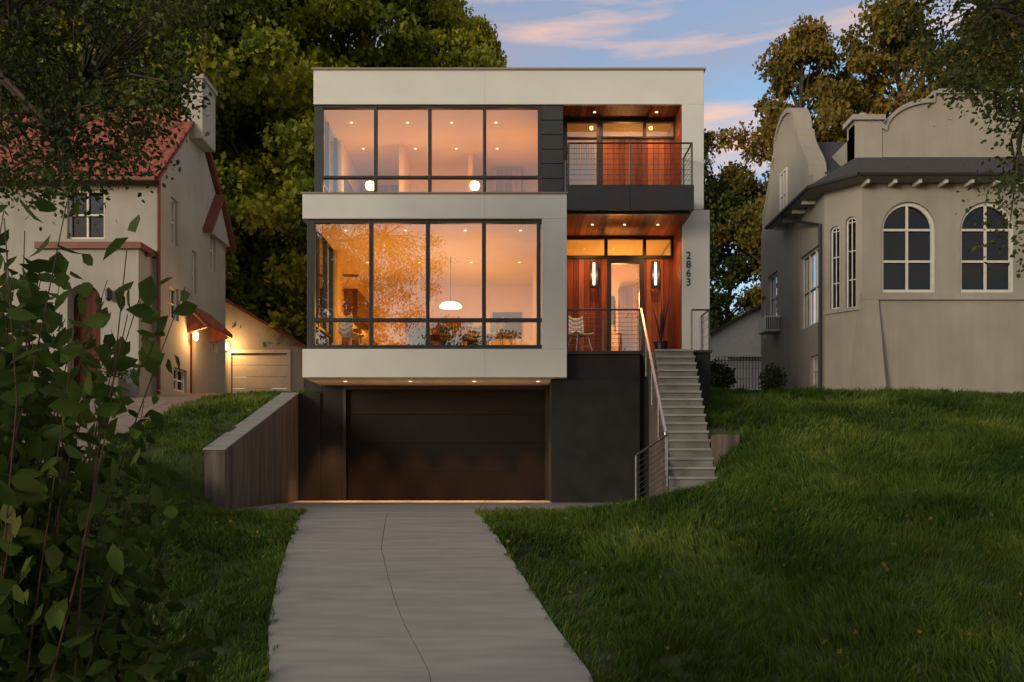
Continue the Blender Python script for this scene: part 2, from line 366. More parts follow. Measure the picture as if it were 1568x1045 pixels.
gl.poly([(-4.63,19.15,6.4),(-4.63,21,6.4),(-4.63,21,8.75),(-4.63,19.15,8.75)])
sd=MB(); zz=6.33
while zz<8.75: sd.box(.70,1.215,19.0,19.06,zz,min(zz+.33,8.765)); zz+=.345
sd.box(.70,1.20,19.06,19.75,6.33,8.77)
sd.build('siding_panels','panel',H,bevel=.004)
bl=MB()
for x0,x1 in [(1.24,2.66),(2.668,4.10)]: bl.box(x0,x1,18.0,18.06,5.93,6.5)
bl.box(1.24,4.10,18.06,19.0,5.935,6.49); bl.box(1.24,4.035,19.0,19.7,5.935,6.49)
bl.build('balcony_slab','panel',H,bevel=.005)
ce=MB(); ce.box(1.25,4.03,18.2,19.88,5.90,5.932); ce.build('entry_cedar_ceiling','cedar',H)
ci=MB()
for x in (2.22,3.12): ci.box(x-.03,x+.03,18.2,19.85,5.885,5.899)
ci.box(1.25,4.03,18.14,18.2,5.88,5.93); ci.build('ceiling_reveals','black',H)
bw=MB(); fb.box(1.215,4.04,19.70,19.80,8.66,8.768)
bw.box(2.2,4.03,19.72,19.8,6.5,Z(210,19.7)); bw.box(4.012,4.038,19.02,19.7,6.5,8.76); bw.box(1.22,4.03,19.02,19.69,8.745,8.768); bw.build('balcony_cedar','cedar',H)
for x0,x1 in [(1.22,1.36),(2.09,2.24),(3.23,3.31),(3.98,4.01)]: fb.box(x0,x1,19.68,19.78,6.5 if x1<2.2 or x0<1.3 else 8.29,8.66)
fb.box(2.2,4.01,19.685,19.78,8.25,8.30); fb.box(1.36,2.09,19.685,19.78,6.5,6.62); fb.box(1.36,2.09,19.685,19.78,8.25,8.29)
fb.box(2.09,2.22,19.685,19.79,6.5,8.3)
gl.poly([(1.3,19.75,6.5),(2.1,19.75,6.5),(2.1,19.75,8.7),(1.3,19.75,8.7)]); gl.poly([(2.2,19.75,8.3),(4.0,19.75,8.3),(4.0,19.75,8.68),(2.2,19.75,8.68)])
cu=MB(); 
for i in range(12): cu.box(1.36+.06*i,1.40+.06*i,19.95+.03*(i%2),19.98+.03*(i%2),6.5,8.25)
cu.build('curtain','curtain',H)
en=MB(); en.box(1.25,2.36,19.9,20.0,2.8,5.36); en.box(3.28,4.03,19.9,20.0,2.8,5.36); en.box(4.012,4.038,19.02,19.9,2.8,5.89); en.box(1.236,1.26,18.9,19.9,2.8,5.89)
en.build('entry_cedar_wall','cedar',H)
for x0,x1 in [(1.26,1.34),(2.30,2.38),(3.26,3.34),(3.95,4.01)]: fb.box(x0,x1,19.87,19.97,5.36,5.89)
fb.box(1.26,4.01,19.875,19.965,5.34,5.42); fb.box(1.26,4.01,19.875,19.965,5.82,5.89)
fb.box(2.36,2.47,19.86,19.97,2.8,5.34); fb.box(3.17,3.28,19.86,19.97,2.8,5.34); fb.box(2.47,3.17,19.865,19.965,5.22,5.34); fb.box(2.47,3.17,19.865,19.965,2.8,2.95)
gl.poly([(2.47,19.91,2.9),(3.17,19.91,2.9),(3.17,19.91,5.25),(2.47,19.91,5.25)]); gl.poly([(1.3,19.92,5.4),(4.0,19.92,5.4),(4.0,19.92,5.85),(1.3,19.92,5.85)])
fb.build('window_frames','black',H,bevel=.004); gl.build('window_glazing','glass',H,recalc=False)
dh=MB(); dh.tube([(2.56,19.8,3.5),(2.56,19.8,4.3)],.015,8); dh.box(2.55,2.57,19.8,19.87,3.6,3.62); dh.box(2.55,2.57,19.8,19.87,4.2,4.22); dh.build('door_pull','steel',H)
it=MB()
it.box(-4.5,1.2,24.4,24.55,2.8,5.73); it.box(-4.50,-4.46,20.45,24.4,2.8,5.73); it.box(.60,.66,20.2,24.4,2.8,5.73)
it.box(-4.5,4.0,23.6,23.7,6.33,8.76); it.box(-4.50,-4.46,21.0,23.6,6.33,8.76); it.box(.72,.78,19.9,22.6,6.33,8.76)
it.box(1.25,4.0,22.6,22.7,2.8,5.89); it.box(-3.0,-2.88,21.2,23.6,6.33,8.735); it.box(-1.2,-1.08,21.8,23.6,6.33,8.735); it.box(-2.88,-1.2,22.6,22.7,6.33,8.735)
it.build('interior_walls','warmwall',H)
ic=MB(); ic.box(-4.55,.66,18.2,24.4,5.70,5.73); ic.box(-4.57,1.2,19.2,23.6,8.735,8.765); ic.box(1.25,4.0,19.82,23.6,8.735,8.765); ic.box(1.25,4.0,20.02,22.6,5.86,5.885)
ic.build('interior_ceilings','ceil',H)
fl=MB(); fl.box(-4.55,.66,18.2,24.4,2.802,2.83); fl.box(-4.55,4.0,19.2,23.6,6.30,6.335); fl.box(1.25,4.0,20.02,22.6,2.805,2.83); fl.build('interior_floors','floorw',H)
cb=MB(); cb.box(-4.45,-3.95,21.0,23.6,2.83,3.8); cb.box(-4.45,-4.1,21.2,23.4,4.2,4.9); cb.box(-3.2,-1.2,24.0,24.38,2.83,4.6); cb.box(-.6,.5,24.0,24.38,2.83,3.7); cb.box(-4.4,-3.1,23.3,23.58,6.34,8.4); cb.box(-.5,.3,22.4,22.58,6.34,8.5)
cb.box(3.0,3.8,22.2,22.58,2.83,5.2)
for k in range(4): cb.box(-4.45,-4.05,21.0,21.18,4.0+.4*k,4.03+.4*k)
cb.build('walnut_cabinets','walnut',H,bevel=.01)
art=MB(); art.box(-.6,.3,24.35,24.39,4.1,4.9); art.box(-4.455,-4.43,21.2,22.8,7.0,7.9); art.box(2.3,2.9,22.56,22.59,4.2,5.0); art.build('wall_art','chaird',H)
dl=MB()
def disc(x,y,z,r=.06): dl.lathe((x,y,z),[(r,0),(r,.008)],12)
for x in (-3.9,-2.5,-1.1,.2):
    for y in (18.75,21.6): disc(x,y,5.688,.033)
for x in (-4.0,-2.6,-1.5,-.4):
    for y in (19.9,21.5): disc(x,y,8.722,.036)
for px in (528,628,726,824): disc(X(px,18.7),18.75,2.148,.04)
for x in (1.9,2.66,3.45): disc(x,18.9,5.872,.033); 
for x in (2.0,3.5): disc(x,19.35,8.735,.036)
dl.build('downlights','down',H)
sc=MB(); tb=MB()
for px in (909,1003):
    x=X(px,19.85); z0,z1=Z(440,19.85),Z(404,19.85)
    for s in (-.075,.075): sc.box(x+s-.025,x+s+.025,19.72,19.82,z0,z1+.03)
    sc.box(x-.1,x+.1,19.725,19.815,z0-.03,z0+.02); sc.box(x-.06,x+.06,19.82,19.9,z0+.1,z1-.1)
    tb.tube([(x,19.77,z0+.04),(x,19.77,z1+.0)],.026,10)
    light('sconce_light','POINT',(x,19.66,(z0+z1)/2),9,(1,.60,.27),H,.05)
sc.build('wall_sconces','black',H); tb.build('sconce_tubes','tube',H)
for i,ch in enumerate('2863'):
    cu_=bpy.data.curves.new('house_number_'+ch,'FONT'); cu_.body=ch; cu_.size=.25; cu_.extrude=.012; cu_.align_x='CENTER'
    o=bpy.data.objects.new('house_number_'+ch,cu_); S.collection.objects.link(o); o.location=(X(1054,19),18.985,Z(397+i*13.6,19)); o.rotation_euler=(math.pi/2,0,0); o.data.materials.append(M['black']); o.parent=H
for x in (-3.4,-1.0): 
    for y in (19.8,22.3): light('room_light','POINT',(x,y,4.0),70,(1,.41,.06),H,.25)
for x in (-3.8,-2.0,.0): light('upper_room_light','POINT',(x,20.8,7.3),50,(1,.41,.065),H,.2)
light('bedroom_light','POINT',(3.0,21.2,7.8),60,(1,.48,.15),H,.2)
light('hall_light','POINT',(2.8,21.2,4.6),130,(1,.43,.09),H,.2)
for x in (1.9,3.45): light('entry_downlight','SPOT',(x,19.1,5.85),95,(1,.46,.17),H,.05,(0,0,0),140)
for x in (2.0,3.5): light('balcony_downlight','SPOT',(x,19.35,8.7),46,(1,.46,.18),H,.05,(0,0,0),140)
for px in (500,560,628,690,750,814): light('soffit_downlight','SPOT',(X(px,18.9),18.95,2.12),560,(1,.45,.16),H,.05,(math.radians(5),0,0),46)
for px in (478,528,578,628,677,726,775,824): light('soffit_fill','POINT',(X(px,18.7),18.85,1.80),1.5,(1,.45,.16),H,.1)  # added fill points, no fixtures here: warm the soffit underside like can spill
def railing(name,p0,p1,h,mat='dsteel',posts=2,cables=7,par=None,r=.022):
    mb=MB(); p0=Vector(p0); p1=Vector(p1); up=Vector((0,0,1))
    mb.tube([p0+up*h,p1+up*h],r,8)
    for i in range(posts):
        q=p0.lerp(p1,i/(posts-1)); mb.tube([q,q+up*(h)],r*.9,6)
    for k in range(1,cables+1):
        z=h*k/(cables+1); mb.tube([p0+up*z,p1+up*z],.005,4)
    return mb.build(name,mat,par)
railing('balcony_railing',(1.27,18.04,6.5),(4.06,18.04,6.5),.95,posts=3,par=H)
railing('balcony_railing_side',(4.06,18.04,6.5),(4.06,18.98,6.5),.95,par=H)
railing('balcony_railing_side',(1.27,18.04,6.5),(1.27,18.98,6.5),.95,par=H)
railing('deck_railing',(1.28,18.32,2.8),(2.92,18.32,2.8),.95,posts=3,cables=9,par=H)
railing('deck_railing_side',(4.09,18.2,2.8),(4.49,18.2,2.8),.92,cables=0,posts=2,par=H)
railing('deck_railing_side',(4.49,18.2,2.8),(4.49,18.95,2.8),.92,cables=4,posts=2,par=H)
# ------------------------------------------------------------------ stairs
SR=empty('entry_stairs'); sm=MB(); nst=17; yb,yt=14.5,18.3
def sx(y): return 2.85+(3.27-2.85)*(y-yb)/(yt-yb)
rise=(2.80+.24)/nst; run=(yt-yb)/nst
tr_=MB()
for i in range(nst):
    y0=yb+run*i; y1=y0+run; z1=-.24+rise*(i+1); a0,a1=sx(y0),sx(y1)
    zb=-.8
    sm.hexa([(a0,y0,zb),(a0+.86,y0,zb),(a1+.86,y1,zb),(a1,y1,zb)],[(a0,y0,z1-.05),(a0+.86,y0,z1-.05),(a1+.86,y1,z1-.05),(a1,y1,z1-.05)])
    tr_.hexa([(a0-.01,y0-.04,z1-.048),(a0+.87,y0-.04,z1-.048),(a1+.87,y1-.003,z1-.048),(a1-.01,y1-.003,z1-.048)],[(a0-.01,y0-.04,z1),(a0+.87,y0-.04,z1),(a1+.87,y1-.003,z1),(a1-.01,y1-.003,z1)])
sm.box(2.85,3.75,13.95,14.49,-.9,-.24); sm.box(2.58,2.848,13.95,14.49,-.9,-.40); sm.box(2.32,2.578,13.95,14.49,-.9,-.55)
sm.build('steps','steps',SR,bevel=.006); tr_.build('treads','conc',SR,bevel=.006)
ck=MB(); ck.hexa([(2.73,14.5,-.75),(2.845,14.5,-.75),(3.26,18.3,-.75),(3.13,18.3,-.75)],[(2.73,14.5,-.05),(2.845,14.5,-.05),(3.26,18.3,2.78),(3.13,18.3,2.78)])
ck.build('stair_cheek_wall','formed',SR,bevel=.006)
RL=empty('stair_handrail'); rm=MB(); rm2=MB()
p0=Vector((2.80,14.55,-.03)); p1=Vector((2.95,18.28,2.82)); up=Vector((0,0,1))
rm.hexa([p0+up*.72+Vector((-.025,0,0)),p0+up*.72+Vector((.025,0,0)),p1+up*.90+Vector((.025,0,0)),p1+up*.90+Vector((-.025,0,0))],[p0+up*.78+Vector((-.025,0,0)),p0+up*.78+Vector((.025,0,0)),p1+up*.96+Vector((.025,0,0)),p1+up*.96+Vector((-.025,0,0))])
for k in range(5):
    q=p0.lerp(p1,k/4); rm2.tube([q,q+up*.8],.02,6)
for k in range(1,8): rm2.tube([p0+up*.1*k,p1+up*.11*k],.005,4)
a=Vector((2.78,14.3,-.24)); b=Vector((2.17,13.98,-.62))
rm2.tube([a+up*.93,b+up*.93],.02,6); rm2.tube([a,a+up*.93],.02,6); rm2.tube([b,b+up*.93],.02,6)
for k in range(1,9): rm2.tube([a+up*.1*k,b+up*.1*k],.006,4)
rm.build('top_rail','steel',RL,bevel=.005); rm2.build('posts_and_cables','dsteel',RL)
rw=MB(); rw.hexa([(-5.62,14.6,-1.1),(-5.24,14.6,-1.1),(-5.24,19.595,-1.1),(-5.62,19.595,-1.1)],[(-5.62,14.6,.42),(-5.24,14.6,.42),(-5.24,19.595,1.95),(-5.62,19.595,1.95)])
o=rw.build('retaining_wall','formed',None,bevel=.012)
rw=MB(); rw.hexa([(-5.64,14.58,.424),(-5.22,14.58,.424),(-5.22,19.59,1.954),(-5.64,19.59,1.954)],[(-5.64,14.58,.45),(-5.22,14.58,.45),(-5.22,19.59,1.98),(-5.64,19.59,1.98)])
c_=rw.build('wall_cap','conc',o,bevel=.006)
rw=MB(); rw.box(3.77,4.25,14.9,15.15,-1.0,.72); rw.box(4.0,4.25,15.15,16.2,-.5,.722); rw.build('retaining_wall','formed',None,bevel=.012)
# ------------------------------------------------------------------ furniture
def chair(name,x,y,z,rot,mat,arm=False):
    e=empty(name,(x,y,z)); e.rotation_euler=(0,0,rot); mb=MB()
    seg=9; rows=[]
    for k in range(seg):
        t=k/(seg-1); py=-.24+.42*min(t*1.9,1) + (.10*max(0,t-.53)); pz=.44+ (0 if t<.45 else (t-.45)/.55*.42) -.02*math.sin(t*5)
        rows.append([(u*.24*(1-.15*t),py+ -.05*u*u*(t>.5),pz+.05*u*u+(.05*abs(u) if arm else 0)) for u in np.linspace(-1,1,7)])
    for a,b in zip(rows,rows[1:]):
        for i in range(6): mb.poly([a[i],a[i+1],b[i+1],b[i]])
    o=mb.build('shell',mat,e,smooth=True,recalc=False); s=o.modifiers.new('s','SOLIDIFY'); s.thickness=.025
    lg=MB()
    for sx_ in (-1,1):
        for sy in (-1,1): lg.tube([(sx_*.14,sy*.13,.43),(sx_*.23,sy*.22,0)],[.014,.010],6)
        lg.tube([(sx_*.19,-.17,.2),(sx_*.19,.17,.2)],.007,5)
    lg.build('legs',mat,e); return e
chair('patio_chair',1.58,18.75,2.80,.5,'chairw')
tbm=empty('dining_table',(-1.6,21.0,2.83)); t_=MB(); t_.box(-1.1,1.1,-.5,.5,.72,.76); 
for a in (-1,1):
    for b in (-1,1): t_.tube([(a*.95,b*.38,.72),(a*1.02,b*.44,0)],[.035,.02],8)
t_.build('top_and_legs','walnut',tbm,bevel=.006)
for x,y,r in [(-2.3,20.3,math.pi),(-1.6,20.3,math.pi),(-.9,20.3,math.pi),(-2.3,21.7,0),(-1.6,21.7,0),(-.9,21.7,0)]: chair('dining_chair',x,y,2.83,r,'chaird')
chair('armchair',-.25,19.2,2.83,.7,'chairw',True); chair('armchair',-3.9,19.3,2.83,2.6,'chairw',True)
pl=empty('pendant_lamp',(X(690,21),21,4.36)); q=MB(); q.lathe((0,0,0),[(.05,.14),(.22,.1),(.3,.02),(.29,0),(.05,-.02)],20); q.build('shade','lamp',pl,smooth=True)
q=MB(); q.tube([(0,0,.14),(0,0,1.33)],.008,5); q.build('cord','black',pl)
for px in (567,727):
    tl=empty('table_lamp',(X(px,20.2),20.2,6.33)); q=MB(); q.lathe((0,0,.82),[(.03,0),(.10,.03),(.13,.12),(.10,.2),(.03,.23)],14); q.build('globe','lamp',tl,smooth=True)
    q=MB(); q.lathe((0,0,0),[(.2,.45),(.2,.5),(.03,.5),(.03,.52)],14); q.tube([(0,0,.5),(0,0,.83)],.02,6); q.tube([(0,0,0),(0,0,.5)],.03,6); q.build('stand','walnut',tl)
pp=empty('potted_plant',(X(1012,19.5),19.5,2.8)); q=MB(); q.lathe((0,0,0),[(.12,0),(.17,.35),(.18,.4),(.15,.4)],14); q.build('pot','black',pp,smooth=False)
q=MB()
for i in range(9):
    a=random.uniform(0,6.28); q.tube([(0,0,.35),(.08*math.cos(a),.08*math.sin(a),.8),(.2*math.cos(a),.14*math.sin(a),random.uniform(1.1,1.5))],[.02,.02,.006],5)
q.build('stalks','dark',pp)
# ------------------------------------------------------------------ left neighbour
LH=empty('tile_roof_house'); XL=-9.25
wl=MB(); wf=MB(); wg=MB(); wd=MB()
ff=frame((0,21.0,0),(1,0,0),(0,1,0)); sf=frame((XL,0,0),(0,1,0),(-1,0,0))
ops=[(X(103,21),X(160,21),Z(366,21),Z(290,21)),(-15.5,-14.6,5,6.6)]
wall(wl,ff,-17,XL,.5,7.84,ops)
window(wf,wg,ff,*ops[0],nx=2,nz=2); window(wf,wg,ff,*ops[1])
def dz(p): return 9.25*F/(784-p)
sops=[]
for a,b,t,bt in [(262,272,305,375),(294,301,385,450),(259,274,440,490),(266,286,565,600),(322,330,350,415),(326,333,495,540)]:
    d0,d1=dz(a),dz(b); dm=(d0+d1)/2; sops.append((d0,d1,Z(bt,dm),Z(t,dm)))
door=(dz(291),dz(299.5),2.3,4.05)
wall(wl,sf,21.0,25.8,.5,7.84,sops+[door])
for s_ in sops: window(wf,wg,sf,*s_,nx=2,nz=2,bw=.02)
wl.prism(sf,[(21.0,7.84),(25.8,7.84),(23.4,10.35)],0,.3)
wl.box(-17,-9.4,25.6,25.8,.5,7.84)
wl.prism(frame((-9.1,0,0),(0,1,0),(-1,0,0)),[(24.0,7.3),(25.8,7.3),(24.9,8.5)],0,.14)
wall(wl,frame((0,20.2,0),(1,0,0),(0,1,0)),X(60,20.2),X(213,20.2),.5,Z(380,20.2),[(X(103,20.2),X(154,20.2),Z(605,20.2),Z(435,20.2),True)],.35)
wl.box(X(213,20.2)-.01,X(213,20.2),20.2,21,.5,Z(380,20.2))
wl.build('stucco_walls','lst',LH)
q=MB(); q.box(X(56,20.2),X(218,20.2),20.1,21.0,Z(382,20.2),Z(372,20.2)); q.box(X(200,20.5),X(236,20.5),20.5,20.58,Z(392,20.5),Z(388,20.5))
q.tube([(XL+.0,20.93,7.7),(XL,20.93,2.2),(XL+.05,20.8,2.1)],.05,8)
for a,b in [((21.0-.35,7.55),(23.4,10.5)),((23.4,10.5),(26.15,7.55))]:
    q.hexa([(XL,a[0],a[1]),(XL+.14,a[0],a[1]),(XL+.14,b[0],b[1]),(XL,b[0],b[1])],[(XL,a[0],a[1]+.12),(XL+.14,a[0],a[1]+.12),(XL+.14,b[0],b[1]+.12),(XL,b[0],b[1]+.12)])
for a,b in [((23.9,7.2),(24.9,8.55)),((24.9,8.55),(25.95,7.2))]:
    q.hexa([(XL,a[0],a[1]),(-8.95,a[0],a[1]),(-8.95,b[0],b[1]),(XL,b[0],b[1])],[(XL,a[0],a[1]+.14),(-8.95,a[0],a[1]+.14),(-8.95,b[0],b[1]+.14),(XL,b[0],b[1]+.14)])
q.box(-17,XL+.05,20.55,20.65,7.55,7.68)
q.build('red_trim','redtrim',LH)
def tiles(mb,x0,x1,y0,z0,y1,z1,rows=14,per=.24):
    nxx=int((x1-x0)/per*6)
    for rr in range(rows):
        t0,t1=rr/rows,(rr+1)/rows
        A=[];B=[]
        for k in range(nxx+1):
            x=x0+(x1-x0)*k/nxx; h=.045*abs(math.sin(math.pi*(x-x0)/per))
            A.append((x,y0+(y1-y0)*t0,z0+(z1-z0)*t0+h+.05)); B.append((x,y0+(y1-y0)*t1,z0+(z1-z0)*t1+h+.01))
        for k in range(nxx): mb.poly([A[k],A[k+1],B[k+1],B[k]])
        for k in range(nxx): a_,b_=A[k],A[k+1]; mb.poly([(a_[0],a_[1],a_[2]-.05),(b_[0],b_[1],b_[2]-.05),b_,a_])
q=MB(); tiles(q,-17,XL+.15,20.55,7.62,23.4,10.55); tiles(q,-17,XL+.15,26.2,7.62,23.4,10.55)
q.tube([(-17,23.4,10.58),(XL+.15,23.4,10.58)],.1,8)
q.build('clay_tile_roof','tile',LH,recalc=False)
q=MB()
q.hexa([(XL,22.7,4.75),(-8.6,22.7,4.15),(-8.6,24.6,4.15),(XL,24.6,4.75)],[(XL,22.7,4.87),(-8.6,22.7,4.27),(-8.6,24.6,4.27),(XL,24.6,4.87)])
for y in (22.75,24.5): q.prism(frame((0,y,0),(1,0,0),(0,1,0)),[(XL,4.0),(XL,4.7),(-8.7,4.15)],0,.06)
q.build('door_awning','tile',LH)
q=MB(); q.fbox(sf,door[0],door[1],door[2],door[3],.1,.15); q.build('side_door','odoor',LH)
q=MB(); q.poly([(X(103,20.5),20.5,1.9),(X(154,20.5),20.5,1.9),(X(154,20.5),20.5,Z(430,20.5)),(X(103,20.5),20.5,Z(430,20.5))]); q.build('front_door','odoor',LH)
q=MB(); q.box(X(285,22)-.5,X(285,22)+.1,22.9,23.9,9.6,11.3); q.box(X(285,22)-.55,X(285,22)+.15,22.85,23.95,11.3,11.42); q.build('chimney','lst',LH)
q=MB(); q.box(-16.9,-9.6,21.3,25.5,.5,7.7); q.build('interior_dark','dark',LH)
wf.build('window_frames','white',LH); wg.build('window_glazing','nglass',LH,recalc=False)
q=MB(); q.lathe((-9.05,dz(289),4.0-.08),[(.03,-.12),(.07,-.08),(.08,.08),(.02,.14)],8); q.build('side_lantern','lamp',LH)
light('side_lantern_light','POINT',(-8.85,dz(288),3.92),60,(1,.5,.16),LH,.06)
q=MB(); q.lathe((X(167,20.1),20.08,Z(452,20.1)),[(.03,-.16),(.08,-.1),(.09,.1),(.02,.18)],8); q.build('porch_lantern','black',LH)
pf=empty('potted_flowers',(X(172,19.8),19.8,1.75)); q=MB(); q.box(-.25,.25,-.2,.2,0,.6); q.build('planter','terra',pf,bevel=.02)
def garage(name,x0,x1,y,z0,zE,zP,xp,door,mat,roofm,depth=6):
    e=empty(name); q=MB(); fr_=frame((0,y,0),(1,0,0),(0,1,0))
    wall(q,fr_,x0,x1,z0,zE,[(door[0],door[1],z0,door[2])],.15); q.prism(fr_,[(x0,zE),(x1,zE),(xp,zP)],0,.2)
    q.box(x1-.2,x1,y+.2,y+depth,z0,zE); q.build('walls',mat,e)
    r_=MB(); t=.14
    for a,b in [((x0-.4,zE-.25),(xp,zP)),((xp,zP),(x1+.3,zE-.22))]:
        r_.hexa([(a[0],y-.3,a[1]+.02),(b[0],y-.3,b[1]+.02),(b[0],y+depth,b[1]+.02),(a[0],y+depth,a[1]+.02)],[(a[0],y-.3,a[1]+t),(b[0],y-.3,b[1]+t),(b[0],y+depth,b[1]+t),(a[0],y+depth,a[1]+t)])
    r_.build('roof',roofm,e)
    d_=MB(); nn=5; h=(door[2]-z0)/nn
    for i in range(nn): d_.box(door[0],door[1],y+.12,y+.15,z0+h*i+.006,z0+h*(i+1)-.006)
    d_.build('garage_door','white',e,bevel=.01)
    t_=MB(); t_.box(door[0]-.12,door[0],y-.03,y,z0,door[2]+.12); t_.box(door[1],door[1]+.12,y-.03,y,z0,door[2]+.12); t_.box(door[0],door[1],y-.03,y,door[2],door[2]+.12); t_.build('door_trim','white',e)
    return e
ga=garage('detached_garage',-13.8,-7.75,29.8,2.3,Z(532,29.8),Z(458,29.8),-10.85,(X(354,29.8),X(440,29.8),Z(541,29.8)),'lst','redtrim')
q=MB(); q.lathe((X(347,29.6)+.0,29.62,Z(530,29.6)),[(.03,-.15),(.09,-.1),(.1,.08),(.02,.15)],8); q.build('garage_lantern','lamp',ga); light('garage_lantern_light','POINT',(X(350,29.6),29.3,Z(530,29.6)),90,(1,.5,.16),ga,.06)
gb=garage('detached_garage',7.9,13.2,33.0,2.6,Z(520,33),Z(470,33),10.3,(8.9,11.5,4.8),'white','shingle')
fe=empty('metal_fence'); q=MB()
for i in range(36): x=7.4+i*.11; q.tube([(x,29,2.75),(x,29,4.25)],.012,4)
for z in (2.95,4.1): q.tube([(7.35,29,z),(11.4,29,z)],.015,4)
q.build('pickets_and_rails','black',fe)
# ------------------------------------------------------------------ right neighbour
RH=empty('mission_style_house'); XR=8.6
wl=MB(); wf=MB(); wg=MB()
s2=frame((XR,0,0),(0,1,0),(1,0,0))
def dr(p): return XR*F/(p-784)
ops=[]
for a,b,t,bt in [(1255,1225,385,500),(1190,1175,420,490),(1206,1196,262,335),(1172,1166,455,520),(1252,1240,545,590)]:
    d0,d1=dr(a),dr(b); dm=(d0+d1)/2; ops.append((d0,d1,Z(bt,dm),Z(t,dm)))
wall(wl,s2,22.0,27.6,.5,7.9,[o for o in ops if o[3]<7.9])
for o_ in ops: 
    if o_[3]<7.9: window(wf,wg,s2,*o_,nx=3 if o_[1]-o_[0]>1.3 else 2,nz=2,bw=.02)
pts=[(22.75,7.9),(27.6,7.9),(27.6,8.3)]
pts+=[(27.3-.9*ss(np.float64(t)),8.4+1.7*t) for t in np.linspace(0,1,8)]
pts+=[(26.2,10.3)]+[(25.15+1.0*math.cos(t),10.35+.95*math.sin(t)) for t in np.linspace(0,math.pi,13)]+[(24.1,10.3)]
pts+=[(23.0+ .95*ss(np.float64(t)),8.6+1.6*t) for t in np.linspace(1,0,8)]+[(22.75,8.5)]
pts=[(float(a),float(b)) for a,b in pts]
wall_ops=[o for o in ops if o[3]>7.9][0]
wl.prism(s2,pts,0,.4)
window(wf,wg,frame((XR-.13,0,0),(0,1,0),(1,0,0)),*wall_ops,nx=2,nz=2)
q=MB()
cf=frame((XR-.06,0,0),(0,1,0),(1,0,0)); core=pts[3:-1]
for a,b in zip(core,core[1:]): q.hexa([cf(a[0],a[1]-.05,0),cf(b[0],b[1]-.05,0),cf(b[0],b[1]-.05,.52),cf(a[0],a[1]-.05,.52)],[cf(a[0],a[1]+.1,0),cf(b[0],b[1]+.1,0),cf(b[0],b[1]+.1,.52),cf(a[0],a[1]+.1,.52)])
c0=Vector((XR,22.0,0)); c1=Vector((9.32,21.28,0)); u=(c1-c0); Lc=u.length; cfr=frame(c0,u,(1,1,0))
co=[(.16,.42,Z(472,21.7),Z(345,21.7),True),(.58,.86,Z(472,21.5),Z(332,21.5),True)]
wall(wl,cfr,0,Lc,.5,7.75,co); 
for o_ in co: window(wf,wg,cfr,*o_[:4],arch=True,nx=2,nz=3,fw=.04,bw=.012)
f2=frame((0,21.28,0),(1,0,0),(0,1,0)); fo=[]
for px in (1391.5,1512,1633):
    cx=X(px,21.28); fo.append((cx-.73,cx+.73,Z(448,21.28),Z(309,21.28),True))
wall(wl,f2,9.32,17,.5,7.75,fo,.2)
for o_ in fo: window(wf,wg,f2,*o_[:4],arch=True,nx=2,nz=2,fw=.09,bw=.03)
wl.hexa([(9.2,20.85,1.2),(9.85,20.85,1.2),(9.85,21.3,1.2),(8.95,21.5,1.2)],[(9.3,21.2,4.6),(9.72,21.2,4.6),(9.72,21.3,4.6),(9.26,21.34,4.6)])
wl.fbox(f2,9.28,17,Z(460,21.28),Z(450,21.28),-.07,.02); wl.fbox(cfr,0,Lc,Z(478,21.6),Z(473,21.6),-.06,.02)
yu2=22.4; uf=frame((0,yu2,0),(1,0,0),(0,1,0))
zc0,zc1=Z(200,yu2),Z(157,yu2); xa,xb=X(1357,yu2),X(1430,yu2)
pp_=[(9.6,7.9),(17.5,7.9),(17.5,Z(143,yu2)),(xb+.02,Z(143,yu2)),(xb,zc1)]
pp_+=[(xb-(xb-xa)*math.sin(t),zc0+(zc1-zc0)*math.cos(t)) for t in np.linspace(.15,math.pi/2,10)]
pp_+=[(10.35,Z(196,yu2)),(9.6,Z(190,yu2))]
pp_=[(float(a),float(b)) for a,b in pp_]
wl.prism(uf,pp_,0,.4); wl.box(9.6,10.35,yu2-.04,yu2+.5,8.8,Z(186,yu2))
wl.box(17.1,17.5,22.8,27.6,1,10.5); wl.box(9.6,9.9,yu2+.4,24.5,7.9,9.5)
core=pp_[2:-1]
q2=frame((0,yu2-.07,0),(1,0,0),(0,1,0))
for a,b in zip(core,core[1:]): 
    if abs(a[0]-b[0])<.015: continue
    q.hexa([q2(a[0],a[1]-.03,0),q2(b[0],b[1]-.03,0),q2(b[0],b[1]-.03,.55),q2(a[0],a[1]-.03,.55)],[q2(a[0],a[1]+.1,0),q2(b[0],b[1]+.1,0),q2(b[0],b[1]+.1,.55),q2(a[0],a[1]+.1,.55)])
q.box(9.5,10.42,yu2-.12,yu2+.56,Z(186,yu2),Z(178,yu2)); 
q.tube([(9.95,yu2+.3,Z(178,yu2)),(9.95,yu2+.3,Z(168,yu2))],.12,8)
q.build('parapet_caps','rst',RH)
wl.build('stucco_walls','rst',RH)
rf=MB()
rf.hexa([(9.0,22.3,8.0),(13,22.3,8.0),(13,25.1,10.3),(9.0,25.1,10.3)],[(9.0,22.3,8.1),(13,22.3,8.1),(13,25.1,10.4),(9.0,25.1,10.4)])
rf.hexa([(9.0,25.1,10.3),(13,25.1,10.3),(13,27.6,8.0),(9.0,27.6,8.0)],[(9.0,25.1,10.4),(13,25.1,10.4),(13,27.6,8.1),(9.0,27.6,8.1)])
E=[(8.05,25.3),(8.05,21.7),(9.0,20.75),(17.6,20.75)]; I=[(9.6,24.5),(9.6,23.2),(9.65,22.4),(17.6,22.4)]; ze,zi=7.80,8.86
for k in range(3):
    a,b=E[k],E[k+1]; c,d=I[k+1],I[k]
    rf.poly([(a[0],a[1],ze),(b[0],b[1],ze),(c[0],c[1],zi),(d[0],d[1],zi)])
rf.build('shingle_roof','shingle',RH)
